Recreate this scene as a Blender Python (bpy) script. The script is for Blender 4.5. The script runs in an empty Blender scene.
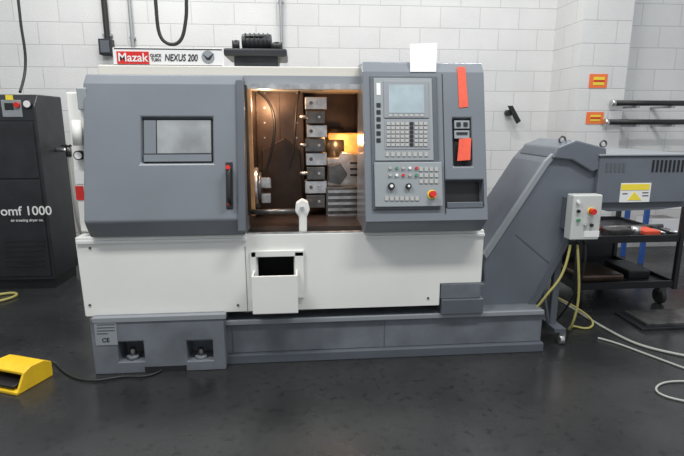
import bpy, bmesh, math, random
from mathutils import Vector, Matrix
random.seed(3)
scene = bpy.context.scene
scene.view_settings.view_transform = 'Standard'
# ---------------------------------------------------------------- camera
FPX = 500.0
T = math.radians(5.0); Pt = math.radians(12.0)
CAM = Vector((0, -2.88, 1.46))
F = Vector((math.sin(T)*math.cos(Pt), math.cos(T)*math.cos(Pt), -math.sin(Pt)))
Rt = Vector((math.cos(T), -math.sin(T), 0))
U = Rt.cross(F)
cd = bpy.data.cameras.new('camera'); cam = bpy.data.objects.new('camera', cd)
scene.collection.objects.link(cam); scene.camera = cam
cd.sensor_width = 36; cd.lens = FPX/684*36; cd.clip_end = 100
m = Matrix((( Rt.x, U.x, -F.x, CAM.x),(Rt.y, U.y, -F.y, CAM.y),(Rt.z, U.z, -F.z, CAM.z),(0,0,0,1)))
cam.matrix_world = m

def ray(px, py):
    return F + Rt*((px-342)/FPX) + U*((228-py)/FPX)
class PL:
    def __init__(s, y, z=0.0, slope=0.0):
        s.O = Vector((0, y, z)); s.V = Vector((0, slope, 1)).normalized(); s.N = Vector((0, -s.V.z, s.V.y))
    def hit(s, px, py):
        d = ray(px, py); k = (s.O-CAM).dot(s.N)/d.dot(s.N); return CAM + d*k
    def ab(s, px, py):
        p = s.hit(px, py)-s.O; return p.x, p.dot(s.V)
    def pt(s, a, b, n=0): return s.O + Vector((1,0,0))*a + s.V*b + s.N*n
    def off(s, n):
        q = PL(0); q.O = s.O+s.N*n; q.V = s.V; q.N = s.N; return q
def G(px, py, z=0.0):
    d = ray(px, py); return CAM + d*((z-CAM.z)/d.z)

# ---------------------------------------------------------------- materials
def mat(name, col, rough=0.5, metal=0.0, noise=0.0, nscale=8, bump=0.0, emit=None, estr=0, coat=0):
    M = bpy.data.materials.new(name); M.use_nodes = True
    nt = M.node_tree; b = nt.nodes['Principled BSDF']
    b.inputs['Base Color'].default_value = (*col, 1); b.inputs['Roughness'].default_value = rough
    b.inputs['Metallic'].default_value = metal; b.inputs['Coat Weight'].default_value = coat; b.inputs['Coat Roughness'].default_value = .15
    if noise or bump:
        tc = nt.nodes.new('ShaderNodeTexCoord'); n = nt.nodes.new('ShaderNodeTexNoise')
        n.inputs['Scale'].default_value = nscale; n.inputs['Detail'].default_value = 6
        nt.links.new(tc.outputs['Object'], n.inputs['Vector'])
        if noise:
            r = nt.nodes.new('ShaderNodeValToRGB')
            r.color_ramp.elements[0].position = .3; r.color_ramp.elements[1].position = .7
            r.color_ramp.elements[0].color = (*[c*(1-noise) for c in col], 1)
            r.color_ramp.elements[1].color = (*[min(1, c*(1+noise)) for c in col], 1)
            nt.links.new(n.outputs['Fac'], r.inputs['Fac']); nt.links.new(r.outputs['Color'], b.inputs['Base Color'])
        if bump:
            bp = nt.nodes.new('ShaderNodeBump'); bp.inputs['Strength'].default_value = bump; bp.inputs['Distance'].default_value = .01
            nt.links.new(n.outputs['Fac'], bp.inputs['Height']); nt.links.new(bp.outputs['Normal'], b.inputs['Normal'])
    if emit:
        b.inputs['Emission Color'].default_value = (*emit, 1); b.inputs['Emission Strength'].default_value = estr
    return M
GREY = mat('machine_grey_paint', (.165,.182,.205), .3, 0, .06, 3, coat=.4)
GREYD = mat('machine_grey_dark', (.095,.108,.125), .4, 0, .08, 4)
GREYL = mat('machine_grey_light', (.25,.27,.29), .4)
BASE = mat('base_grey_paint', (.145,.16,.18), .4, 0, .2, 6)
CASE = mat('conveyor_grey_paint', (.125,.14,.165), .35, 0, .1, 4)
WHITE = mat('machine_white_paint', (.78,.78,.745), .35, 0, .05, 2)
CREAM = mat('cream_trim', (.62,.60,.54), .45)
BLACK = mat('black_plastic', (.012,.012,.014), .4)
BLK2 = mat('black_paint_worn', (.014,.016,.02), .45, 0, .4, 7)
DARK = mat('dark_void', (.01,.01,.012), .8)  # near-black for liner plates, standing in for shade inside openings
STEEL = mat('bare_steel', (.58,.58,.58), .3, .85, .3, 20)
STEELD = mat('oily_steel', (.15,.145,.14), .35, .8, .4, 15)
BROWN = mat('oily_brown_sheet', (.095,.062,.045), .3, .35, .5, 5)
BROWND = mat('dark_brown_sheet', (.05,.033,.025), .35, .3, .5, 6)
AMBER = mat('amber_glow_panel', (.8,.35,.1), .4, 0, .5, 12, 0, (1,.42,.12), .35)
TAN = mat('tan_lit_edge', (.5,.27,.12), .4, .2, .3, 9)  # lamp light on the inner door edge, painted in as tan
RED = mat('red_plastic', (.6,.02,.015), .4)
REDT = mat('red_orange_tape', (.78,.10,.05), .55, 0, .1, 30)
ORANGE = mat('orange_paper', (.85,.19,.05), .6)
YEL = mat('yellow_paint', (.82,.52,.02), .4, 0, .08, 12)
YELS = mat('yellow_sticker', (.85,.68,.05), .5)
PAPER = mat('white_paper', (.76,.76,.75), .7)
GLASS = mat('door_window_glass', (.27,.285,.29), .1, 0, .3, 5)  # pane grey lightened to stand in for its reflection
SCREEN = mat('lcd_screen', (.30,.36,.39), .2, 0, .15, 9, 0, (.5,.62,.66), .12)
BEZEL = mat('bezel_grey', (.27,.295,.31), .45)
KEYS = mat('key_light', (.40,.40,.38), .5)
KEYG = mat('key_green', (.05,.25,.12), .5)
BOXG = mat('junction_box_grey', (.52,.54,.52), .45)
CABY = mat('cable_yellow', (.42,.38,.12), .5)
CABW = mat('cable_white', (.40,.40,.37), .5)
CABB = mat('cable_black', (.015,.015,.015), .5)
BLUE = mat('blue_paint', (.02,.08,.3), .4)
COND = mat('conduit_galv', (.35,.36,.37), .45, .5)
RUB = mat('rubber', (.02,.02,.02), .7)

def wallmat():
    M = bpy.data.materials.new('painted_blockwork'); M.use_nodes = True
    nt = M.node_tree; b = nt.nodes['Principled BSDF']; L = nt.links.new
    tc = nt.nodes.new('ShaderNodeTexCoord'); sp = nt.nodes.new('ShaderNodeSeparateXYZ'); L(tc.outputs['Object'], sp.inputs[0])
    ad = nt.nodes.new('ShaderNodeMath'); ad.operation = 'ADD'; L(sp.outputs['X'], ad.inputs[0]); L(sp.outputs['Y'], ad.inputs[1])
    cb = nt.nodes.new('ShaderNodeCombineXYZ'); L(ad.outputs[0], cb.inputs['X']); L(sp.outputs['Z'], cb.inputs['Y'])
    br = nt.nodes.new('ShaderNodeTexBrick'); L(cb.outputs[0], br.inputs['Vector'])
    br.inputs['Scale'].default_value = 1; br.inputs['Brick Width'].default_value = .45; br.inputs['Row Height'].default_value = .225
    br.inputs['Mortar Size'].default_value = .006; br.inputs['Mortar Smooth'].default_value = .5
    br.inputs['Color1'].default_value = (.70,.70,.69,1); br.inputs['Color2'].default_value = (.67,.67,.665,1); br.inputs['Mortar'].default_value = (.55,.55,.545,1)
    n = nt.nodes.new('ShaderNodeTexNoise'); n.inputs['Scale'].default_value = 2.5; n.inputs['Detail'].default_value = 8; L(tc.outputs['Object'], n.inputs['Vector'])
    mr = nt.nodes.new('ShaderNodeMapRange'); mr.inputs['To Min'].default_value = .88; mr.inputs['To Max'].default_value = 1.08; L(n.outputs['Fac'], mr.inputs['Value'])
    mx = nt.nodes.new('ShaderNodeVectorMath'); mx.operation = 'SCALE'; L(br.outputs['Color'], mx.inputs[0]); L(mr.outputs[0], mx.inputs['Scale'])
    L(mx.outputs[0], b.inputs['Base Color']); b.inputs['Roughness'].default_value = .6
    n2 = nt.nodes.new('ShaderNodeTexNoise'); n2.inputs['Scale'].default_value = 60; L(tc.outputs['Object'], n2.inputs['Vector'])
    sb = nt.nodes.new('ShaderNodeMath'); sb.operation = 'MULTIPLY_ADD'; L(br.outputs['Fac'], sb.inputs[0]); sb.inputs[1].default_value = -1; L(n2.outputs['Fac'], sb.inputs[2])
    bp = nt.nodes.new('ShaderNodeBump'); bp.inputs['Strength'].default_value = .45; bp.inputs['Distance'].default_value = .005
    L(sb.outputs[0], bp.inputs['Height']); L(bp.outputs[0], b.inputs['Normal'])
    return M
WALL = wallmat()
def floormat():
    M = bpy.data.materials.new('polished_concrete'); M.use_nodes = True
    nt = M.node_tree; b = nt.nodes['Principled BSDF']; L = nt.links.new
    tc = nt.nodes.new('ShaderNodeTexCoord')
    n = nt.nodes.new('ShaderNodeTexNoise'); n.inputs['Scale'].default_value = 1.4; n.inputs['Detail'].default_value = 12; n.inputs['Roughness'].default_value = .62; L(tc.outputs['Object'], n.inputs['Vector'])
    r = nt.nodes.new('ShaderNodeValToRGB'); r.color_ramp.elements[0].position = .32; r.color_ramp.elements[1].position = .72
    r.color_ramp.elements[0].color = (.018,.019,.020,1); r.color_ramp.elements[1].color = (.036,.037,.038,1)
    L(n.outputs['Fac'], r.inputs['Fac'])
    v = nt.nodes.new('ShaderNodeTexNoise'); v.inputs['Scale'].default_value = 22; v.inputs['Detail'].default_value = 3; L(tc.outputs['Object'], v.inputs['Vector'])
    r2 = nt.nodes.new('ShaderNodeMapRange'); r2.inputs['From Min'].default_value = .3; r2.inputs['From Max'].default_value = .42
    r2.inputs['To Min'].default_value = .55; r2.inputs['To Max'].default_value = 1.0; L(v.outputs['Fac'], r2.inputs['Value'])
    mx = nt.nodes.new('ShaderNodeVectorMath'); mx.operation = 'SCALE'; L(r.outputs[0], mx.inputs[0]); L(r2.outputs[0], mx.inputs['Scale'])
    L(mx.outputs[0], b.inputs['Base Color'])
    n2 = nt.nodes.new('ShaderNodeTexNoise'); n2.inputs['Scale'].default_value = 2.5; n2.inputs['Detail'].default_value = 8; L(tc.outputs['Object'], n2.inputs['Vector'])
    mr = nt.nodes.new('ShaderNodeMapRange'); mr.inputs['From Min'].default_value = .3; mr.inputs['From Max'].default_value = .7
    mr.inputs['To Min'].default_value = .17; mr.inputs['To Max'].default_value = .34; L(n2.outputs['Fac'], mr.inputs['Value']); L(mr.outputs[0], b.inputs['Roughness'])
    n3 = nt.nodes.new('ShaderNodeTexNoise'); n3.inputs['Scale'].default_value = 18; n3.inputs['Detail'].default_value = 6; L(tc.outputs['Object'], n3.inputs['Vector'])
    bp = nt.nodes.new('ShaderNodeBump'); bp.inputs['Strength'].default_value = .07; bp.inputs['Distance'].default_value = .01
    L(n3.outputs['Fac'], bp.inputs['Height']); L(bp.outputs[0], b.inputs['Normal'])
    return M
FLOOR = floormat()

# ---------------------------------------------------------------- builders
def grp(name, loc=(0,0,0)):
    e = bpy.data.objects.new(name, None); e.location = loc; e.empty_display_size = .1
    scene.collection.objects.link(e); return e
def link(o, par):
    scene.collection.objects.link(o)
    if par:
        o.parent = par; o.matrix_parent_inverse = Matrix.Translation(-Vector(par.location))
def finish(name, bm, M, par, bev=0, seg=2, smooth=False):
    bmesh.ops.recalc_face_normals(bm, faces=bm.faces)
    me = bpy.data.meshes.new(name); bm.to_mesh(me); bm.free(); me.materials.append(M)
    if smooth:
        for p in me.polygons: p.use_smooth = True
    o = bpy.data.objects.new(name, me); link(o, par)
    if bev:
        b = o.modifiers.new('bevel', 'BEVEL'); b.width = bev; b.segments = seg; b.limit_method = 'ANGLE'
        b.harden_normals = False
    return o
def extr(bm, pts, d):
    vs = [bm.verts.new(p) for p in pts]; ws = [bm.verts.new(Vector(p)+d) for p in pts]
    bm.faces.new(vs); bm.faces.new(ws[::-1])
    for i in range(len(vs)):
        j = (i+1) % len(vs); bm.faces.new((vs[i], ws[i], ws[j], vs[j]))
def rectab(pl, px0, py0, px1, py1):
    xc, yc = (px0+px1)/2, (py0+py1)/2
    a0 = pl.ab(px0, yc)[0]; a1 = pl.ab(px1, yc)[0]; b1 = pl.ab(xc, py0)[1]; b0 = pl.ab(xc, py1)[1]
    return a0, a1, b0, b1
def LR(name, pl, a0, a1, b0, b1, n0, n1, M, par, bev=0, seg=2):
    bm = bmesh.new()
    extr(bm, [pl.pt(a0,b0,n0), pl.pt(a1,b0,n0), pl.pt(a1,b1,n0), pl.pt(a0,b1,n0)], pl.N*(n1-n0))
    return finish(name, bm, M, par, bev, seg)
def Rr(name, pl, px0, py0, px1, py1, n0, n1, M, par, bev=0, seg=2):
    return LR(name, pl, *rectab(pl, px0, py0, px1, py1), n0, n1, M, par, bev, seg)
def multi(name, pl, rects, n0, n1, M, par):
    bm = bmesh.new()
    for q in rects:
        a0, a1, b0, b1 = rectab(pl, *q)
        extr(bm, [pl.pt(a0,b0,n0), pl.pt(a1,b0,n0), pl.pt(a1,b1,n0), pl.pt(a0,b1,n0)], pl.N*(n1-n0))
    return finish(name, bm, M, par)
def PG(name, pl, pix, n0, n1, M, par, bev=0, seg=2):
    bm = bmesh.new(); extr(bm, [pl.pt(*pl.ab(*p), n0) for p in pix], pl.N*(n1-n0))
    return finish(name, bm, M, par, bev, seg)
def box(name, x0, x1, y0, y1, z0, z1, M, par=None, bev=0, seg=2):
    bm = bmesh.new(); extr(bm, [(x0,y0,z0),(x1,y0,z0),(x1,y1,z0),(x0,y1,z0)], Vector((0,0,z1-z0)))
    return finish(name, bm, M, par, bev, seg)
def xprof(name, x0, x1, yz, M, par, bev=0, seg=2):
    bm = bmesh.new(); extr(bm, [(x0,y,z) for y, z in yz], Vector((x1-x0,0,0)))
    return finish(name, bm, M, par, bev, seg)
def cyl(name, p0, p1, r, M, par, r2=None, n=24, bev=0):
    p0 = Vector(p0); p1 = Vector(p1); d = p1-p0
    bm = bmesh.new(); bmesh.ops.create_cone(bm, cap_ends=True, segments=n, radius1=r, radius2=r if r2 is None else r2, depth=d.length)
    q = Vector((0,0,1)).rotation_difference(d.normalized()).to_matrix().to_4x4()
    bmesh.ops.transform(bm, matrix=Matrix.Translation((p0+p1)/2) @ q, verts=bm.verts)
    o = finish(name, bm, M, par, bev)
    for p in o.data.polygons:
        if len(p.vertices) == 4: p.use_smooth = True
    return o
def disc(name, pl, px, py, r, n0, n1, M, par, r2=None):
    a, b = pl.ab(px, py); return cyl(name, pl.pt(a,b,n0), pl.pt(a,b,n1), r, M, par, r2)
def tube(name, pts, r, M, par=None, smooth=True):
    c = bpy.data.curves.new(name, 'CURVE'); c.dimensions = '3D'; c.bevel_depth = r; c.bevel_resolution = 3; c.use_fill_caps = True
    if smooth:
        s = c.splines.new('NURBS'); s.points.add(len(pts)-1)
        for i, p in enumerate(pts): s.points[i].co = (*p, 1)
        s.use_endpoint_u = True; s.order_u = 4; s.resolution_u = 8
    else:
        s = c.splines.new('POLY'); s.points.add(len(pts)-1)
        for i, p in enumerate(pts): s.points[i].co = (*p, 1)
    c.materials.append(M); o = bpy.data.objects.new(name, c); link(o, par); return o
def text(name, s, pl, px, py, size, M, par, n=0.002, sx=1.0, shear=0):
    c = bpy.data.curves.new(name, 'FONT'); c.body = s; c.size = size; c.align_x = 'CENTER'; c.align_y = 'CENTER'
    c.extrude = .0008; c.offset = size*.012; c.shear = shear; c.materials.append(M)
    o = bpy.data.objects.new(name, c); a, b = pl.ab(px, py); p = pl.pt(a, b, n)
    X = Vector((1,0,0))*sx; V = pl.V; N = pl.N
    link(o, par)
    o.matrix_basis = Matrix(((X.x,V.x,N.x,p.x),(X.y,V.y,N.y,p.y),(X.z,V.z,N.z,p.z),(0,0,0,1)))
    return o
def cut(o, pl, px0, py0, px1, py1, n0, n1):
    c = Rr('cutter', pl, px0, py0, px1, py1, n0, n1, DARK, None)
    mods = [(mm.width, mm.segments) for mm in o.modifiers]
    o.modifiers.clear()
    b = o.modifiers.new('bool', 'BOOLEAN'); b.operation = 'DIFFERENCE'; b.object = c; b.solver = 'EXACT'
    bpy.context.view_layer.update()
    dg = bpy.context.evaluated_depsgraph_get()
    me = bpy.data.meshes.new_from_object(o.evaluated_get(dg)); o.modifiers.clear(); o.data = me
    bpy.data.objects.remove(c)
    for w, s in mods:
        bb = o.modifiers.new('bevel', 'BEVEL'); bb.width = w; bb.segments = s; bb.limit_method = 'ANGLE'

# ---------------------------------------------------------------- room
YW = 2.9
WB = PL(YW)
xp = WB.hit(551, 80).x
d = ray(578, 80); k = xp/d.x; YP = CAM.y + d.y*k
WP = PL(YP); xpr = WP.hit(626, 80).x
WR = PL(YP+.25)
box('floor', -5.5, 6.5, -4.5, YW+.2, -.1, 0, FLOOR)
box('wall_back', -5.5, xp+.3, YW, YW+.2, 0, 4.6, WALL)
box('wall_pier', xp, xpr, YP, YW, 0, 4.6, WALL)
box('wall_right', xpr, 6.5, YP+.25, YW, 0, 4.6, WALL)
box('wall_left', -5.5, -5.3, -4.5, YW, 0, 4.6, WALL)

# ---------------------------------------------------------------- lathe
LA = grp('cnc_lathe', (-.1, .7, 0))
S0 = PL(0.0)
SL = .24
CV = PL(-.12, .80, SL)      # door face plane
CC = CV.off(.045)           # control cabinet face plane
xl = CV.hit(83, 150).x; xd = CV.hit(243, 150).x
xc0 = CC.hit(364, 150).x; xc1 = CC.hit(486, 150).x
def yzc(pl, py, px=300):
    p = pl.hit(px, py); return p.y, p.z
# sliding door
y1, z1 = yzc(CV, 84, 165); y2, z2 = yzc(CV, 221, 165)
zb = S0.hit(165, 236).z
door = xprof('sliding_door', xl, xd, [(y1,z1),(y1+.05,z1+.055),(y1+.11,z1+.055),(y2+.13,z2),(y2+.12,zb+.005),(y2+.06,zb+.005),(y2,z2)], GREY, LA, .012, 3)
cut(door, CV, 141, 117, 213, 163, -.03, .05)
Rr('door_window_frame', CV, 142, 118, 212, 162, -.03, -.022, BLACK, LA, .01)
Rr('door_window_glass', CV, 156, 119.5, 210.5, 153, -.022, -.016, GLASS, LA, .01)
Rr('door_window_side', CV, 143, 119.5, 155, 153, -.022, -.018, GREY, LA)
Rr('door_window_bar', CV, 143, 154, 211, 161, -.022, -.014, GREY, LA)
# door end post
LR('door_leading_edge', CV, xd-.035, xd+.012, *rectab(CV, 240, 80, 246, 232)[2:], -.09, .015, GREYD, LA, .008)
Rr('door_leading_edge_line', CV, 237.6, 84, 238.4, 220, 0, .002, BLACK, LA)
# handle
a, b1 = CV.ab(230, 168); _, b0 = CV.ab(230, 203)
tube('door_handle', [CV.pt(a,b1,0), CV.pt(a,b1,.04), CV.pt(a,b1-.02,.055), CV.pt(a,(b0+b1)/2,.06), CV.pt(a,b0+.02,.055), CV.pt(a,b0,.04), CV.pt(a,b0,0)], .013, BLACK, LA)
Rr('door_handle_plate', CV, 226, 162, 233, 209, 0, .008, BLACK, LA, .006)
disc('door_handle_latch', CV, 229.5, 169, .012, .03, .07, RED, LA)
disc('door_lock_button', CV, 229.5, 204, .010, 0, .02, RED, LA)

# top rail and enclosure
yr = .2
PR = PL(yr)
xr0 = PR.hit(98, 72).x; xr1 = PR.hit(361, 72).x
zr1 = PR.hit(230, 66).z; zr0 = PR.hit(230, 79).z
box('top_cover_rail', xr0, xr1+.05, yr, yr+.16, zr0-.03, zr1, CREAM, LA, .006)
box('top_rail_lip', xr0, xr1+.05, yr-.03, yr, zr0-.03, zr0+.02, GREYL, LA, .003)
xL = S0.hit(82, 240).x; xR = S0.hit(486, 240).x
box('enclosure_roof', xr0, xc1-.02, yr+.16, 1.5, zr1-.12, zr1-.03, CREAM, LA)
xi0 = PL(.2).hit(249, 160).x; xi1 = PL(.2).hit(368, 160).x
box('headstock_housing', xl+.03, xi0, .12, 1.5, zb, zr0-.03, CREAM, LA, .004)
box('right_housing', xi1, xc1-.03, .16, 1.5, zb, zr1-.05, GREYD, LA, .004)
# interior
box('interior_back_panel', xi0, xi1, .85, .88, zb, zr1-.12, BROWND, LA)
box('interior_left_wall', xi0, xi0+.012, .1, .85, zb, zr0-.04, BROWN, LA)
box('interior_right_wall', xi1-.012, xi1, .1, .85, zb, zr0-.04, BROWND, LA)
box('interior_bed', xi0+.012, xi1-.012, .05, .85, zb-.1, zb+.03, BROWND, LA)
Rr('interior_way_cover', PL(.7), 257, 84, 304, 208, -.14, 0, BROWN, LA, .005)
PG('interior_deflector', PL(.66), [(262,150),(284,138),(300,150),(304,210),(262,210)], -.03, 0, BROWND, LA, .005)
Rr('way_cover_seam', PL(.7), 280, 86, 281, 205, 0, .004, BROWND, LA)
multi('way_cover_bolts', PL(.7), [(264,92+i*15,265.5,93.5+i*15) for i in range(7)]+[(296,92+i*15,297.5,93.5+i*15) for i in range(7)], 0, .006, STEEL, LA)
tube('coolant_hose', [PL(.5).hit(258,92), PL(.45).hit(272,100), PL(.4).hit(278,130), PL(.4).hit(270,158), PL(.4).hit(266,172)], .009, BLACK, LA)
tube('coolant_hose_b', [PL(.5).hit(300,88), PL(.45).hit(293,112), PL(.42).hit(298,150), PL(.42).hit(288,170)], .007, BLACK, LA)
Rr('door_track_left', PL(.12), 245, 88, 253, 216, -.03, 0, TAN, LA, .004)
box('interior_top_track', xi0, xi1, .12, .2, zr0-.06, zr0-.03, STEEL, LA)
# turret (seen edge-on): disc + tool holders
TU = PL(.42)
p = TU.hit(316, 148)
cyl('turret_disc', (p.x-.06, .76, p.z), (p.x+.06, .76, p.z), .31, STEELD, LA, n=12)
cyl('turret_hub', (p.x+.06, .72, p.z), (p.x+.2, .72, p.z), .13, STEELD, LA, n=24)
ys = [97,111,125,139,153,167,181,195]
for i, yy in enumerate(ys):
    M = STEEL if i % 2 == 0 else STEELD
    Rr('tool_holder_%d' % i, TU, 305+(i%3), yy, 327-(i%2)*2, yy+12.5, -.1, .02*(i%2), M, LA, .004)
    disc('tool_bolt_%d' % i, TU, 311, yy+6, .011, 0, .035, STEELD, LA)
    disc('tool_bolt_%d_b' % i, TU, 319, yy+6, .008, 0, .03, STEEL, LA)
    if i % 2 == 1:
        q = TU.pt(*TU.ab(306, yy+6), .0)
        cyl('tool_shank_%d' % i, (q.x-.04, .40, q.z), (q.x+.01, .40, q.z), .012, STEEL, LA)
# right interior cluster
Rr('amber_lit_window', PL(.6), 328, 133, 364, 153, -.02, 0, AMBER, LA, .01)  # amber lit window, not a lamp; its light is put into colour and emission
PG('turret_housing', PL(.5), [(327,158),(338,158),(342,152),(372,156),(372,186),(327,186)], -.15, 0, STEEL, LA, .006)
PG('turret_bracket', PL(.46), [(328,166),(340,163),(347,174),(340,184),(328,182)], 0, .04, STEELD, LA, .004)
multi('turret_housing_slots', PL(.5), [(350,162,362,164),(350,168,362,170),(350,174,362,176)], 0, .004, BLACK, LA)
Rr('tailstock_body', PL(.40), 326, 187, 372, 222, -.3, 0, STEELD, LA, .006)
multi('tailstock_fins', PL(.40), [(328,190+i*6,370,192.5+i*6) for i in range(5)], 0, .012, STEEL, LA)
# chuck
ck = PL(.35); p = ck.hit(259, 188)
cyl('chuck_body', (xi0+.012, .35, p.z), (p.x, .35, p.z), .13, STEEL, LA, n=40, bev=.004)
cyl('chuck_face', (p.x, .35, p.z), (p.x+.02, .35, p.z), .10, STEELD, LA, n=40)
for i in range(3):
    an = math.radians(90+120*i+50)
    cx, cz = .35+math.cos(an)*.065, p.z+math.sin(an)*.065
    box('chuck_jaw_%d' % i, p.x+.015, p.x+.075, cx-.022, cx+.022, cz-.03, cz+.03, STEEL, LA, .004)
p = PL(.06).hit(250, 212); q = PL(.06).hit(301, 212)
cyl('bar_rod', (p.x, .06, p.z), (q.x, .06, p.z), .016, STEELD, LA)
# white post lever on the sill
PG('tool_setter_arm', PL(.04), [(299,237),(299,217),(295,212),(296,203),(302,199),(308,202),(310,210),(307,217),(307,237)], -.05, 0, WHITE, LA, .008)
disc('tool_setter_pin', PL(.04), 302, 208, .012, 0, .02, STEEL, LA)
box('opening_sill', xd, xc0+.03, .02, .12, zb-.03, zb+.005, STEELD, LA, .004)
box('opening_sill_face', xd, xc0+.03, .002, .02, zb-.04, zb+.008, STEEL, LA, .003)

# control cabinet
y1, z1 = yzc(CC, 72, 425); y2, z2 = yzc(CC, 221, 425)
ctl = xprof('control_cabinet', xc0, xc1, [(y1,z1),(y1+.05,z1+.06),(y1+.22,z1+.06),(y1+.22,zb+.005),(y2+.09,zb+.005),(y2,z2)], GREY, LA, .012, 3)
cut(ctl, CC, 446, 180, 484, 208, -.07, .05)
cut(ctl, CC, 453, 118, 472, 166, -.03, .05)
Rr('storage_pocket_back', CC, 446, 180, 484, 208, -.07, -.066, BLACK, LA)
Rr('storage_pocket_lip', CC, 447, 202, 483, 208, -.01, .004, GREYD, LA, .003)
Rr('switch_recess_back', CC, 453, 118, 472, 166, -.03, -.026, DARK, LA)
multi('switch_modules', CC, [(455,120,470,128),(455,130,470,138)], -.026, -.01, BEZEL, LA)
multi('switch_details', CC, [(457,122,461,126),(464,122,468,126),(457,132,468,134)], -.01, -.004, BLACK, LA)
PG('orange_note', CC, [(459,139),(471,138),(470,160),(457,161)], .001, .004, REDT, LA)
PG('red_tape_strip', CC, [(457,67),(465,67),(468,107),(459,108)], .001, .004, REDT, LA)
Rr('cabinet_seam', CC, 443.5, 74, 444.3, 214, 0, .002, BLACK, LA)
# operator panel
Rr('operator_panel_frame', CC, 371, 76, 438, 210, 0, .012, GREYD, LA, .006)
Rr('operator_panel_upper', CC, 374, 79, 432, 161, .012, .017, BEZEL, LA, .003)
Rr('screen_bezel', CC, 383, 82, 428, 119, .017, .023, GREYL, LA, .004)
Rr('screen_lcd', CC, 388, 86, 423, 114, .023, .025, SCREEN, LA)
multi('softkeys', CC, [(388+i*5.2,115.3,391.5+i*5.2,117.6) for i in range(7)], .023, .026, KEYS, LA)
Rr('keypad_field', CC, 384, 121, 429, 150, .017, .02, GREYL, LA)
multi('keypad_keys', CC, [(386+i*4.6,123+j*4.2,389.5+i*4.6,126+j*4.2) for i in range(9) for j in range(6) if not (i == 5)], .02, .025, KEYS, LA)
multi('keypad_keys_dark', CC, [(386+5*4.6,123+j*4.2,389.5+5*4.6,126+j*4.2) for j in range(6)], .02, .025, BLACK, LA)
Rr('logo_strip', CC, 376, 84, 380, 96, .017, .019, PAPER, LA)
multi('left_key_column', CC, [(376,104+j*7,380,108+j*7) for j in range(6)], .017, .021, BLACK, LA)
multi('keypad_row', CC, [(385+i*5.5,153,388.5+i*5.5,157) for i in range(8)], .017, .022, KEYS, LA)
Rr('operator_panel_lower', CC, 374, 163, 441, 207, .012, .03, BEZEL, LA, .004)
for i in range(5):
    for j in range(2):
        disc('push_button_%d_%d' % (i, j), CC, 389+i*6.5, 169+j*7, .008, .03, .042, [KEYS, KEYG, KEYS, PAPER, RED][(i+j*2) % 5], LA)
disc('feed_dial', CC, 390, 187, .019, .03, .05, BLACK, LA)
disc('feed_dial_cap', CC, 390, 187, .009, .05, .055, PAPER, LA)
disc('override_dial', CC, 407, 187, .016, .03, .05, BLACK, LA)
disc('override_dial_cap', CC, 407, 187, .007, .05, .055, PAPER, LA)
multi('lower_keys', CC, [(418+i*5,168+j*6,421.5+i*5,172+j*6) for i in range(4) for j in range(3)], .03, .036, KEYS, LA)
multi('lower_keys_2', CC, [(384+i*5,197,387.5+i*5,201) for i in range(7)], .03, .036, KEYS, LA)
disc('emergency_stop_collar', CC, 430.5, 195, .026, .03, .036, YELS, LA)
disc('emergency_stop_button', CC, 430.5, 195, .020, .036, .065, RED, LA, .018)
# paper sheet taped over the top
PG('paper_sheet', CC.off(.003), [(410,44),(437,43),(436,72),(410,72)], 0, .003, PAPER, LA)

# name sign
PS = PL(.22)
zs1 = PS.hit(168, 48).z; xs0 = PS.hit(113, 57).x; xs1 = PS.hit(223, 57).x
box('name_sign_board', xs0, xs1, .22, .26, zr1, zs1, PAPER, LA, .004)
Rr('name_sign_red', PS, 117, 51.5, 149, 64, 0, .003, RED, LA)
text('name_sign_logo', 'Mazak', PS, 133, 57.8, .066, PAPER, LA, .004, 1.0)
text('name_sign_small', 'QUICK\nTURN', PS, 156, 57.8, .024, BLACK, LA, .002, .85)
text('name_sign_text', 'NEXUS 200', PS, 181, 58, .054, BLACK, LA, .002, .7, .2)
disc('name_sign_badge', PS, 208, 57, .036, 0, .003, BEZEL, LA)
PG('name_sign_bird', PS, [(203,54),(208,58),(214,53),(210,60),(207,60)], .003, .005, BLACK, LA)
multi('name_sign_edges', PS, [(114,48.5,222,49.5),(114,65,222,66)], 0, .002, BLACK, LA)

# skirt (white)
zk = S0.hit(165, 314).z
xk0 = S0.hit(77, 260).x; xk1 = S0.hit(483, 255).x; xk2 = S0.hit(440, 290).x
zk2 = S0.hit(440, 284).z
PS0 = [(xk0,zb),(xk1,zb),(xk1,zk2),(xk2,zk2),(xk2,zk),(xk0+.01,zk)]
bm = bmesh.new(); extr(bm, [(x,0,z) for x, z in PS0], Vector((0,.05,0)))
skirt = finish('white_skirt', bm, WHITE, LA, .006)
cut(skirt, S0, 258, 256, 294, 290, -.2, .1)
box('left_side_skirt', xk0+.001, xk0+.04, .05, 1.5, zk, zb, WHITE, LA, .004)
box('skirt_top_edge', xk0+.01, xd, -.012, .12, zb-.035, zb-.02, PAPER, LA)
box('skirt_top_edge_r', xc0+.02, xk1, -.012, .12, zb-.035, zb-.02, PAPER, LA)
box('right_side_skirt', xk1-.03, xk1-.002, .05, 1.5, zk2, zb, WHITE, LA)
for (px, py) in [(90,305),(238,305),(90,248),(428,298)]:
    disc('skirt_bolt_%d_%d' % (px, py), S0, px, py, .007, 0, .005, STEELD, LA)
Rr('skirt_seam', S0, 246, 246, 246.8, 312, 0, .0015, GREYL, LA)
# bed casting behind the skirt
box('bed_casting', xk0+.05, xk1-.05, .3, 1.45, .2, zb-.1, GREYD, LA)
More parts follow.
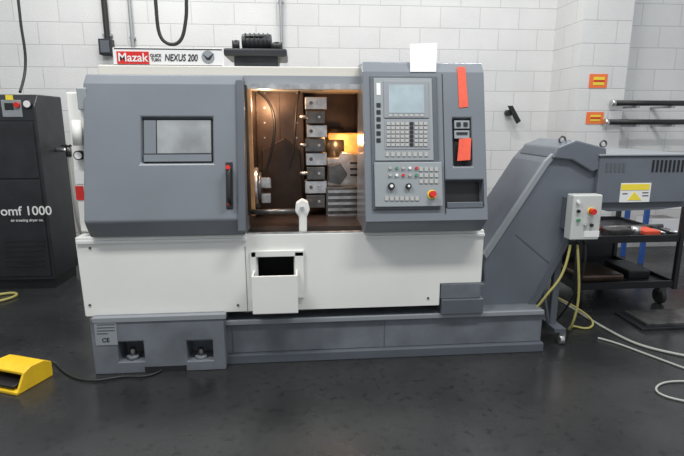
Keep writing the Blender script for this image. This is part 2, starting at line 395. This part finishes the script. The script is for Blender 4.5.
# chip drawer
CH = PL(-.13)
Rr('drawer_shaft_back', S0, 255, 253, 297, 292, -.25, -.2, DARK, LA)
Rr('drawer_frame_left', S0, 251, 251, 257, 300, 0, .02, WHITE, LA, .003)
Rr('drawer_frame_right', S0, 295, 251, 304, 297, 0, .02, WHITE, LA, .003)
Rr('drawer_frame_top', S0, 251, 250, 304, 256, 0, .02, WHITE, LA, .003)
xa0, xa1, zb0, zb1 = rectab(CH, 252, 276, 298, 314)
box('drawer_front', xa0, xa1, -.13, -.118, zb0, zb1, WHITE, LA, .004)
box('drawer_left', xa0, xa0+.012, -.118, .03, zb0, zb1, WHITE, LA)
box('drawer_right', xa1-.012, xa1, -.118, .03, zb0, zb1, WHITE, LA)
box('drawer_bottom', xa0+.012, xa1-.012, -.118, .03, zb0, zb0+.012, WHITE, LA)
box('drawer_chips', xa0+.012, xa1-.012, -.118, .03, zb0+.012, zb1-.06, STEELD, LA)
# left pedestal
PB = PL(-.06)
a0, a1, b0, b1 = rectab(PB, 92, 317, 225, 374)
ped = box('left_pedestal', a0, a1, -.06, 1.3, 0.0, b1, BASE, LA, .008)
cut(ped, PB, 118, 342, 144, 362, -.15, .05)
cut(ped, PB, 187, 341, 213, 361, -.15, .05)
for i, px in enumerate((131, 200)):
    q = PB.hit(px, 361)
    cyl('levelling_bolt_%d' % i, (q.x, -.01, q.z-.005), (q.x, -.01, q.z+.06), .02, STEELD, LA, n=6)
    cyl('levelling_pad_%d' % i, (q.x, -.01, q.z-.006), (q.x, -.01, q.z+.018), .038, BASE, LA, n=6)
Rr('pedestal_foot_slot', PB, 145, 366, 187, 374.5, -.01, .001, DARK, LA)
Rr('rating_label', PB, 95, 322, 117, 345, 0, .003, BEZEL, LA)
multi('rating_label_lines', PB, [(97,324,115,325),(97,327,115,328),(97,330,115,331),(97,333,108,334)], .003, .004, GREYD, LA)
text('rating_label_mark', 'CE', PB, 106, 340, .035, BLACK, LA, .004)
Rr('pedestal_cap_lip', PB, 92, 316, 226, 321, -.03, .006, GREYL, LA, .003)
# coolant tank
TK = PL(.03)
a0 = TK.hit(226, 340).x; a1 = TK.hit(541, 335).x; zt = TK.hit(340, 316).z
zt = min(zt, zk-.005)
box('coolant_tank_body', a0, a1, .03, 1.3, .06, zt, BASE, LA, .006)
box('coolant_tank_lip', a0-.003, a1, .01, .03, zt-.03, zt, GREYL, LA, .004)
box('coolant_tank_foot', a0, a1+.01, .0, 1.25, .0, .06, GREYD, LA, .006)
multi('tank_seams', TK, [(384,320,384.8,350),(232,320,232.8,352)], 0, .002, GREYD, LA)
xg0 = S0.hit(441, 290).x
box('right_support_block', xg0, xk1, .0, .5, zk2-.1, zk2, BASE, LA, .006)
box('right_support_lower', xg0+.005, xk1+.02, -.01, .5, zt, zk2-.1, GREYD, LA, .006)

# lubrication / air service unit on the left flank
LU = PL(.10)
Rr('service_unit_panel', LU, 73, 92, 90, 232, -.1, 0, WHITE, LA, .008)
Rr('service_unit_upper', LU, 79, 88, 89, 110, 0, .03, BEZEL, LA, .006)
Rr('service_unit_label', LU, 76, 186, 84, 200, 0, .004, RED, LA)
Rr('service_unit_label_white', LU, 75, 168, 85, 184, 0, .004, PAPER, LA)
disc('service_unit_gauge', LU, 81, 155, .026, 0, .04, BLACK, LA)
disc('service_unit_gauge_face', LU, 81, 155, .02, .04, .042, PAPER, LA)
q = LU.hit(80, 120); q2 = LU.hit(80, 145)
cyl('service_unit_filter_bowl', (q.x, .05, q2.z), (q.x, .05, q.z), .03, WHITE, LA, .024)

# rooftop hydraulic unit
HU = PL(.6); zr = zr1-.03
x0 = HU.hit(224, 55).x; x1 = HU.hit(287, 55).x; zt1 = HU.hit(255, 47).z; zt2 = HU.hit(255, 33).z
box('roof_unit_base', x0+.06, x1-.06, .62, .95, zr, zt1-.05, BLK2, LA, .01)
box('roof_unit_plate', x0, x1, .58, .97, zt1-.06, zt1-.01, BLK2, LA, .012)
xm = (x0+x1)/2
cyl('roof_unit_motor', (xm-.10, .76, zt1+.05), (xm+.10, .76, zt1+.05), .055, BLK2, LA, bev=.008)
for i in range(6):
    cyl('roof_unit_fin_%d' % i, (xm-.08+i*.03, .76, zt1+.05), (xm-.072+i*.03, .76, zt1+.05), .062, BLACK, LA)
box('roof_unit_terminal_box', xm-.07, xm+.05, .70, .8, zt1+.08, zt2, BLK2, LA, .006)
cyl('roof_unit_knob_l', (x0+.07, .68, zt1-.01), (x0+.07, .68, zt1+.05), .025, BLACK, LA)
cyl('roof_unit_knob_r', (x1-.07, .68, zt1-.01), (x1-.07, .68, zt1+.04), .04, BLACK, LA)

# ---------------------------------------------------------------- chip conveyor
CN = grp('chip_conveyor', (1.2, .35, 0))
CP = PL(.14)
PG('incline_casing', CP, [(484,256),(546,163),(556,152),(573,146),(600,150),(600,192),(577,218),(538,292),(513,329),(484,329),(468,288),(484,283)], -.5, 0, CASE, CN, .01)
PG('incline_flange_lower', CP, [(600,188),(602,193),(579,221),(540,295),(515,331),(484,331),(484,327),(512,327),(536,291),(575,217)], -.02, .018, GREYD, CN)
PG('incline_flange_upper', CP, [(483,254),(545,161),(556,150),(557,154),(548,164),(486,258)], -.02, .014, GREYL, CN)
PG('incline_seam', CP, [(516,234),(549,262),(548.5,263),(515.5,235)], 0, .003, GREYD, CN)
PG('discharge_hood', CP, [(550,158),(556,147),(574,140),(604,148),(604,166),(590,172),(570,160)], -.45, .03, CASE, CN, .01)
for i, (px, py, yy) in enumerate([(562,143,.2),(603,147,.2)]):
    q = PL(yy).hit(px, py)
    bpy.ops.mesh.primitive_torus_add(major_radius=.02, minor_radius=.006, location=(q.x, yy, q.z+.02), rotation=(math.pi/2,0,0))
    o = bpy.context.object; o.name = 'lifting_eye_%d' % i; o.data.materials.append(STEELD)
    o.parent = CN; o.matrix_parent_inverse = Matrix.Translation(-Vector(CN.location))
# motor box
MB = PL(.1)
a0, a1, b0, b1 = rectab(MB, 598, 156, 688, 203)
mb = box('discharge_housing', a0, a1, .1, .75, b0, b1, CASE, CN, .008)
box('discharge_housing_lid', a0-.01, a1+.01, .09, .76, b1, b1+.012, GREYL, CN, .004)
multi('vent_slots', MB, [(652+i*4.2,160,654+i*4.2,172) for i in range(8)], 0, .003, DARK, CN)
multi('vent_slots_2', MB, [(606+i*4.2,163,608+i*4.2,172) for i in range(5)], 0, .003, GREYD, CN)
PG('housing_bottom_chute', MB, [(600,203),(686,200),(686,207),(660,210),(610,212),(600,208)], -.5, -.02, GREYD, CN)
Rr('warning_sticker', MB, 620, 183, 650, 202, 0, .003, PAPER, CN)
Rr('warning_sticker_yellow', MB, 621, 184, 649, 190, .003, .005, YELS, CN)
PG('warning_triangle', MB, [(627,200),(634,191.5),(641,200)], .003, .005, YELS, CN)
multi('warning_lines', MB, [(642,192,648,193),(642,195,648,196),(622,193,627,194)], .003, .005, GREYD, CN)
# white round tensioner behind
q = PL(.45).hit(541, 163)
cyl('tensioner_drum', (q.x, .40, q.z), (q.x, .62, q.z), .055, PAPER, CN, bev=.01)
cyl('tensioner_bracket', (q.x, .42, q.z), (q.x+.12, .42, q.z-.05), .02, GREYD, CN)
# support leg
lg = PL(.17)
q = lg.hit(560, 240)
box('support_leg', q.x-.022, q.x+.022, .16, .2, .09, q.z, GREYD, CN, .003)
box('support_leg_rear', q.x-.022, q.x+.022, .5, .54, .09, q.z, GREYD, CN, .003)
box('support_foot', q.x-.03, q.x+.05, .08, .6, .09, .12, GREYD, CN, .003)
for i, yy in enumerate((.11, .56)):
    cyl('caster_wheel_%d' % i, (q.x+.02, yy, .034), (q.x+.05, yy, .034), .034, RUB if i else STEEL, CN, bev=.004)
    box('caster_fork_%d' % i, q.x+.012, q.x+.058, yy-.02, yy+.02, .05, .09, STEEL, CN, .003)
s0 = PL(.17).hit(545, 300)
tube('support_brace', [(q.x-.02,.18,.12),(s0.x-.03,.18,.42)], .012, GREYD, CN, False)
# junction box
JB = PL(-.01)
q0, q1, q2, q3 = rectab(JB, 572, 195, 601, 240)
box('control_box', q0, q1, -.01, .07, q2, q3, BOXG, CN, .008)
box('control_box_mount', q0+.01, q1-.03, .07, .15, q2+.05, q3-.03, GREYD, CN)
disc('control_box_estop_collar', JB, 591, 211, .022, 0, .006, YELS, CN)
disc('control_box_estop', JB, 591, 211, .018, .006, .035, RED, CN)
for i, (px, py, M) in enumerate([(578,202,PAPER),(578,211,BLACK),(578,220,KEYG),(591,225,BLACK),(585,225,STEEL)]):
    disc('control_box_button_%d' % i, JB, px, py, .010, 0, .014, M, CN)
Rr('control_box_label', JB, 584, 231, 599, 237, 0, .002, PAPER, CN)
zq = q2
for i, dx in enumerate((.03, .075, .12)):
    cyl('cable_gland_%d' % i, (q0+dx, .03, zq-.035), (q0+dx, .03, zq), .013, BLACK, CN)
xx = q0
def gl(px, py, z=.01):
    p = G(px, py, z); return (p.x, p.y, p.z)
tube('conveyor_cable_yellow', [(xx+.075,.03,zq-.03),(xx+.10,.03,zq-.2),(xx+.16,.06,zq-.45),(xx+.10,.08,.06),gl(570,322),gl(590,334),gl(600,318),(xx+.2,.5,.2)], .008, CABY, CN)
tube('conveyor_cable_grey', [(xx+.03,.03,zq-.03),(xx+.01,.02,zq-.25),(xx-.10,.02,.42),(xx-.14,.1,.2),(xx-.2,.25,.15)], .008, CABY, CN)
tube('conveyor_cable_b', [(xx+.12,.03,zq-.03),(xx+.17,.02,zq-.2),(xx+.13,.1,.3),(xx+.2,.4,.05)], .007, CABB, CN)
tube('conveyor_cable_c', [(q1-.02,.05,q3-.05),(q1+.04,.05,q3-.02),(q1+.05,.08,b0+.05)], .008, CABB, CN)

# ---------------------------------------------------------------- trolley
TR = grp('tool_trolley', (2.2, 1.1, 0))
yf, yb_ = .75, 1.55
tp = PL(yf)
x0 = tp.hit(578, 260).x; x1 = tp.hit(679, 250).x; zt = tp.hit(635, 238).z; zs = tp.hit(635, 284).z; zh = tp.hit(675, 203).z
for nm, z in (('top_tray', zt), ('bottom_shelf', zs)):
    box(nm, x0, x1, yf, yb_, z-.03, z-.01, BLK2, TR)
    box(nm+'_rim_front', x0, x1, yf-.01, yf+.01, z-.035, z+.02, BLACK, TR)
    box(nm+'_rim_back', x0, x1, yb_-.01, yb_+.01, z-.035, z+.02, BLACK, TR)
    box(nm+'_rim_left', x0-.01, x0+.01, yf, yb_, z-.035, z+.02, BLACK, TR)
    box(nm+'_rim_right', x1-.01, x1+.01, yf, yb_, z-.035, z+.02, BLACK, TR)
for i, (x, y) in enumerate([(x0,yf),(x1,yf),(x0,yb_),(x1,yb_)]):
    tp_ = zh if x == x1 else zt+.02
    box('leg_%d' % i, x-.018, x+.018, y-.018, y+.018, .13, tp_, BLACK, TR, .003)
    xw = x+(.06 if x == x0 else -.09)
    cyl('wheel_%d' % i, (xw-.02, y+.03, .065), (xw+.02, y+.03, .065), .065, RUB, TR, bev=.008)
    box('wheel_fork_%d' % i, xw-.028, xw+.028, y+.0, y+.06, .1, zs-.03, STEELD, TR)
tube('push_handle', [(x1,yf,zh),(x1,yb_,zh)], .016, BLACK, TR, False)
box('back_panel', x0, x1, yb_-.005, yb_+.005, zs, zt, BLK2, TR)
box('brown_cloth', x0+.12, x0+.48, yf+.1, yf+.5, zs-.01, zs+.05, BROWN, TR, .02)
box('black_tool_case', x0+.55, x1-.1, yf+.15, yf+.5, zs-.01, zs+.06, BLK2, TR, .01)
box('red_tray', x0+.1, x0+.36, yf+.3, yf+.6, zt-.01, zt+.03, RED, TR, .008)
box('red_parts_tray', x0+.62, x0+.76, yf+.12, yf+.3, zt-.01, zt+.025, REDT, TR, .006)
box('tray_clamp_block', x0+.3, x0+.5, yf+.1, yf+.22, zt-.01, zt+.05, STEELD, TR, .01)
cyl('tray_collet', (x0+.56,yf+.15,zt-.01), (x0+.56,yf+.15,zt+.06), .035, STEEL, TR)
cyl('tray_bar', (x0+.38,yf+.32,zt+.012), (x0+.95,yf+.36,zt+.012), .02, STEELD, TR)
for i in range(4):
    cyl('tray_drill_%d' % i, (x0+.8+i*.04,yf+.12,zt+.004), (x0+.82+i*.04,yf+.3,zt+.004), .01, STEEL, TR)
# storage rack behind trolley
BR = grp('storage_rack', (3.2, 2.0, 0))
yb2 = YP-.1
bp = PL(yb2-.3)
xa = bp.hit(646, 220).x; xb = xa+.9; za = bp.hit(650, 204).z; zm = bp.hit(650, 236).z
for i, (x, y) in enumerate([(xa,yb2-.3),(xb,yb2-.3),(xa,yb2),(xb,yb2)]):
    box('rack_post_%d' % i, x-.02, x+.02, y-.02, y+.02, 0, za, BLUE, BR)
for i, z in enumerate((za-.02, zm)):
    box('rack_beam_%d' % i, xa, xb, yb2-.32, yb2-.28, z-.03, z+.02, BLUE if i else PAPER, BR)
    box('rack_deck_%d' % i, xa, xb, yb2-.3, yb2, z-.01, z, PAPER, BR)
box('rack_carton', xa+.08, xa+.4, yb2-.27, yb2-.03, zm, zm+.17, PAPER, BR, .005)
box('rack_orange_bin', xa+.45, xa+.75, yb2-.27, yb2-.03, zm, zm+.12, ORANGE, BR, .005)
# metal plates on the floor
MPp = grp('steel_plate_stack', (2.0,.3,0))
q = G(640,330)
box('plate_lower', q.x, q.x+.6, q.y-.02, q.y+.3, 0, .02, BLK2, MPp, .003)
box('plate_upper', q.x+.05, q.x+.62, q.y+.0, q.y+.26, .02, .045, STEELD, MPp, .003)

# ---------------------------------------------------------------- dryer cabinet
AC = grp('air_dryer_cabinet', (-2.5, 1.9, 0))
AP = PL(1.6)
xr = AP.hit(55, 270).x; xle = xr-.75; zt = AP.hit(30, 94).z
box('cabinet_plinth', xle+.02, xr-.02, 1.63, 2.05, 0, .08, BLACK, AC)
xprof('cabinet_body', xle, xr, [(1.6,.08),(2.1,.08),(2.1,zt),(1.68,zt),(1.6,zt-.1)], BLK2, AC, .01)
zc = AP.hit(30,120).z; zd_ = AP.hit(30, 180).z
box('door_seam', xle+.01, xr-.01, 1.597, 1.6, zc-.008, zc, DARK, AC)
box('lower_panel', xle+.03, xr-.03, 1.588, 1.6, .12, zd_, BLK2, AC, .004)
box('upper_panel', xle+.03, xr-.03, 1.588, 1.6, zd_+.015, zc-.02, BLK2, AC, .004)
text('cabinet_lettering', 'omf 1000', AP, 27, 211, .11, PAPER, AC, .014)
text('cabinet_lettering_small', 'air treating dryer co.', AP, 28, 220, .032, PAPER, AC, .014)
Rr('display_panel', AP, 2, 100, 22, 117, 0, .006, BEZEL, AC, .003)
Rr('display_window', AP, 5, 103, 14, 110, .006, .008, BLACK, AC)
Rr('display_yellow_label', AP, 6, 95, 13, 100, .0, .008, YELS, AC)
disc('mains_switch_red', AP, 18, 105, .022, .006, .03, RED, AC)
disc('cabinet_gauge', AP, 28, 104, .035, -.02, .02, BLACK, AC)
disc('cabinet_gauge_face', AP, 28, 104, .028, .02, .022, PAPER, AC)
multi('cabinet_vents', AP, [(6,240+i*5,46,242+i*5) for i in range(6)], .012, .015, DARK, AC)
q = PL(1.9).hit(47, 150)
cyl('outlet_pipe', (xr, 1.9, q.z), (xr+.12, 1.9, q.z), .02, STEEL, AC)
cyl('outlet_elbow', (xr+.10, 1.9, q.z-.06), (xr+.10, 1.9, q.z+.05), .024, STEELD, AC)
box('outlet_valve_lever', xr+.05, xr+.16, 1.87, 1.885, q.z+.03, q.z+.045, BLACK, AC)
tube('outlet_hose', [(xr+.1,1.9,q.z-.05),(xr+.1,1.9,q.z-.5),(xr+.08,1.95,.5),(xr+.12,2.1,.12),(xr+.3,2.3,.03),(xr+.5,2.4,.02)], .014, CABW, AC)
def wp(px, py, y=YW-.04):
    p = PL(y).hit(px, py); return (p.x, p.y, p.z)
def cable(name, pts, r, M): return tube(name, pts, r, M, None)
cable('hanging_cable', [(wp(19,0,2.2)[0],2.2,4.2), wp(19,0,2.2), wp(20,25,2.2), wp(26,50,2.2), wp(26,75,2.2), wp(20,92,2.0)], .012, CABB)
def conduit(px, py, r=.022, M=COND, y=YW-.04):
    a = wp(px, py, y); g = grp('wall_conduit', (a[0], y, a[2]))
    tube('pipe', [(a[0],y,4.4),(a[0],y,a[2])], r, M, g, False)
    for z in (a[2]+.1, a[2]+.6):
        box('clip', a[0]-r*1.6, a[0]+r*1.6, y-.005, YW, z-.012, z+.012, COND, g)
    return a
a = conduit(108, 45, .03, CABB); conduit(133, 48, .018, COND); conduit(282, 60, .016, COND)
cable('looped_hose', [(wp(156,0,1.5)[0],1.5,4.2), wp(156,5,1.5), wp(157,28,1.5), wp(162,42,1.5), wp(174,46,1.5), wp(183,40,1.5), wp(186,20,1.5), wp(188,0,1.5),(wp(188,0,1.5)[0],1.5,4.2)], .014, CABB)
g = grp('wall_junction_box', wp(108,50))
Rr('box_body', PL(YW), 102, 40, 115, 56, 0, .1, BLK2, g, .008)
Rr('box_cover', PL(YW), 104, 42, 113, 54, .1, .11, GREYD, g, .004)
g = grp('wall_valve', wp(509,115))
disc('valve_body', PL(YW), 507, 113, .035, 0, .09, BLACK, g)
PG('valve_lever', PL(YW), [(504,106),(509,106),(517,121),(513,124)], .09, .11, BLACK, g, .004)

# pier signs
for i, (a0_, b0_, a1_, b1_) in enumerate([(589,74,607,88),(586,112,603,124)]):
    g = grp('safety_sign', WP.hit((a0_+a1_)/2, (b0_+b1_)/2))
    Rr('sign_backing', WP, a0_, b0_, a1_, b1_, 0, .006, ORANGE, g)
    Rr('sign_inner', WP, a0_+4, b0_+3, a1_-3, b1_-3, .006, .009, YELS, g)
    Rr('sign_band', WP, a0_+4, (b0_+b1_)/2-1, a1_-3, (b0_+b1_)/2+1, .009, .011, RED, g)
g = grp('bar_rack', WR.hit(650, 110))
for i, (p0, p1, yy) in enumerate([(615,700,103),(608,700,122)]):
    q = PL(YP-.06).hit(p0, yy); q2 = PL(YP-.06).hit(p1, yy)
    cyl('bar_%d' % i, (q.x, YP-.06, q.z), (q2.x, YP-.06, q.z), .028, CABB, g)
    cyl('bar_end_%d' % i, (q.x-.04, YP-.06, q.z), (q.x, YP-.06, q.z), .034, STEEL, g)
    for j, px in enumerate((637, 672)):
        w = PL(YP-.06).hit(px, yy)
        box('bracket_%d_%d' % (i, j), w.x-.02, w.x+.02, YP-.09, YP+.25, q.z-.05, q.z-.028, COND, g)

# ---------------------------------------------------------------- foot pedal
q = G(-8, 390)
x0, yq = q.x, q.y
FP = grp('foot_pedal', (x0+.1, yq+.09, 0))
xprof('pedal_base', x0-.03, x0+.23, [(yq-.04,0),(yq+.20,0),(yq+.20,.02),(yq-.04,.02)], YEL, FP, .005)
prof = [(yq+.20,.02),(yq+.20,.09),(yq+.15,.12),(yq+.07,.125),(yq+.02,.105),(yq+.02,.09),(yq+.07,.11),(yq+.14,.105),(yq+.185,.08),(yq+.185,.02)]
xprof('pedal_hood', x0-.02, x0+.22, prof, YEL, FP, .003)
side = [(yq-.03,.015),(yq+.20,.015),(yq+.20,.09),(yq+.15,.12),(yq+.07,.125),(yq+.02,.105)]
xprof('pedal_cheek_l', x0-.03, x0-.015, side, YEL, FP, .004)
xprof('pedal_cheek_r', x0+.215, x0+.23, side, YEL, FP, .004)
xprof('pedal_treadle', x0+.0, x0+.20, [(yq-.03,.03),(yq+.17,.06),(yq+.17,.07),(yq-.03,.045)], BLACK, FP, .003)
cyl('cable_gland', (x0+.1, yq+.20, .05), (x0+.1, yq+.25, .05), .014, BLACK, FP)
RZ = math.radians(-22)
FP.rotation_euler = (0, 0, RZ)
gp = Vector(FP.location); ge = Matrix.Rotation(RZ,4,'Z') @ (Vector((x0+.1, yq+.25, .05))-gp) + gp
tube('pedal_cable', [ge, (ge.x+.05,ge.y+.05,.012),gl(56,364),gl(66,374),gl(80,380),gl(100,381),gl(125,375),gl(145,378),gl(160,372),gl(168,366)], .007, CABB, None)

# floor hoses
tube('floor_cable', [gl(598,338,.008),gl(615,342,.008),gl(640,352,.008),gl(668,362,.008),gl(700,374,.008)], .007, CABW)
tube('floor_cable', [gl(700,382,.008),gl(672,380,.008),gl(652,384,.008),gl(655,396,.008),gl(690,402,.008)], .006, CABW)
tube('floor_cable', [gl(560,300,.01),gl(590,320,.01),gl(625,340,.01),gl(650,350,.01),gl(720,362,.01)], .009, CABW)
tube('floor_cable', [gl(-10,296,.012),gl(8,293,.012),gl(20,292,.012),gl(16,298,.012),gl(-10,303,.012)], .012, CABY)
tube('floor_cable', [gl(62,262,.012),gl(70,257,.012),gl(76,250,.012)], .014, CABW)

# ---------------------------------------------------------------- lights
w = bpy.data.worlds.new('world'); scene.world = w; w.use_nodes = True
w.node_tree.nodes['Background'].inputs[0].default_value = (.9,.95,1,1); w.node_tree.nodes['Background'].inputs[1].default_value = .62
def area(name, loc, sx, sy, e, col=(1,.99,.97), rot=(0,0,0)):
    l = bpy.data.lights.new(name, 'AREA'); l.shape = 'RECTANGLE'; l.size = sx; l.size_y = sy; l.energy = e; l.color = col
    o = bpy.data.objects.new(name, l); o.location = loc; o.rotation_euler = rot; scene.collection.objects.link(o)
area('ceiling_light', (-1.6, -1.6, 4.3), 1.5, .3, 105)
area('ceiling_light', (1.6, -1.6, 4.3), 1.5, .3, 105)
area('ceiling_light', (-1.5, 1.4, 4.4), 1.5, .3, 72)
area('ceiling_light', (1.7, 1.2, 4.4), 1.5, .3, 60)
def point(name, loc, e, col, r=.03):
    l = bpy.data.lights.new(name, 'POINT'); l.energy = e; l.color = col; l.shadow_soft_size = r
    o = bpy.data.objects.new(name, l); o.location = loc; scene.collection.objects.link(o)
point('work_lamp', (xi0+.1, .3, zr0-.14), 6.5, (1,.64,.38))
point('work_lamp', (xi1-.12, .45, PL(.45).hit(345,140).z), 3.0, (1,.5,.2))
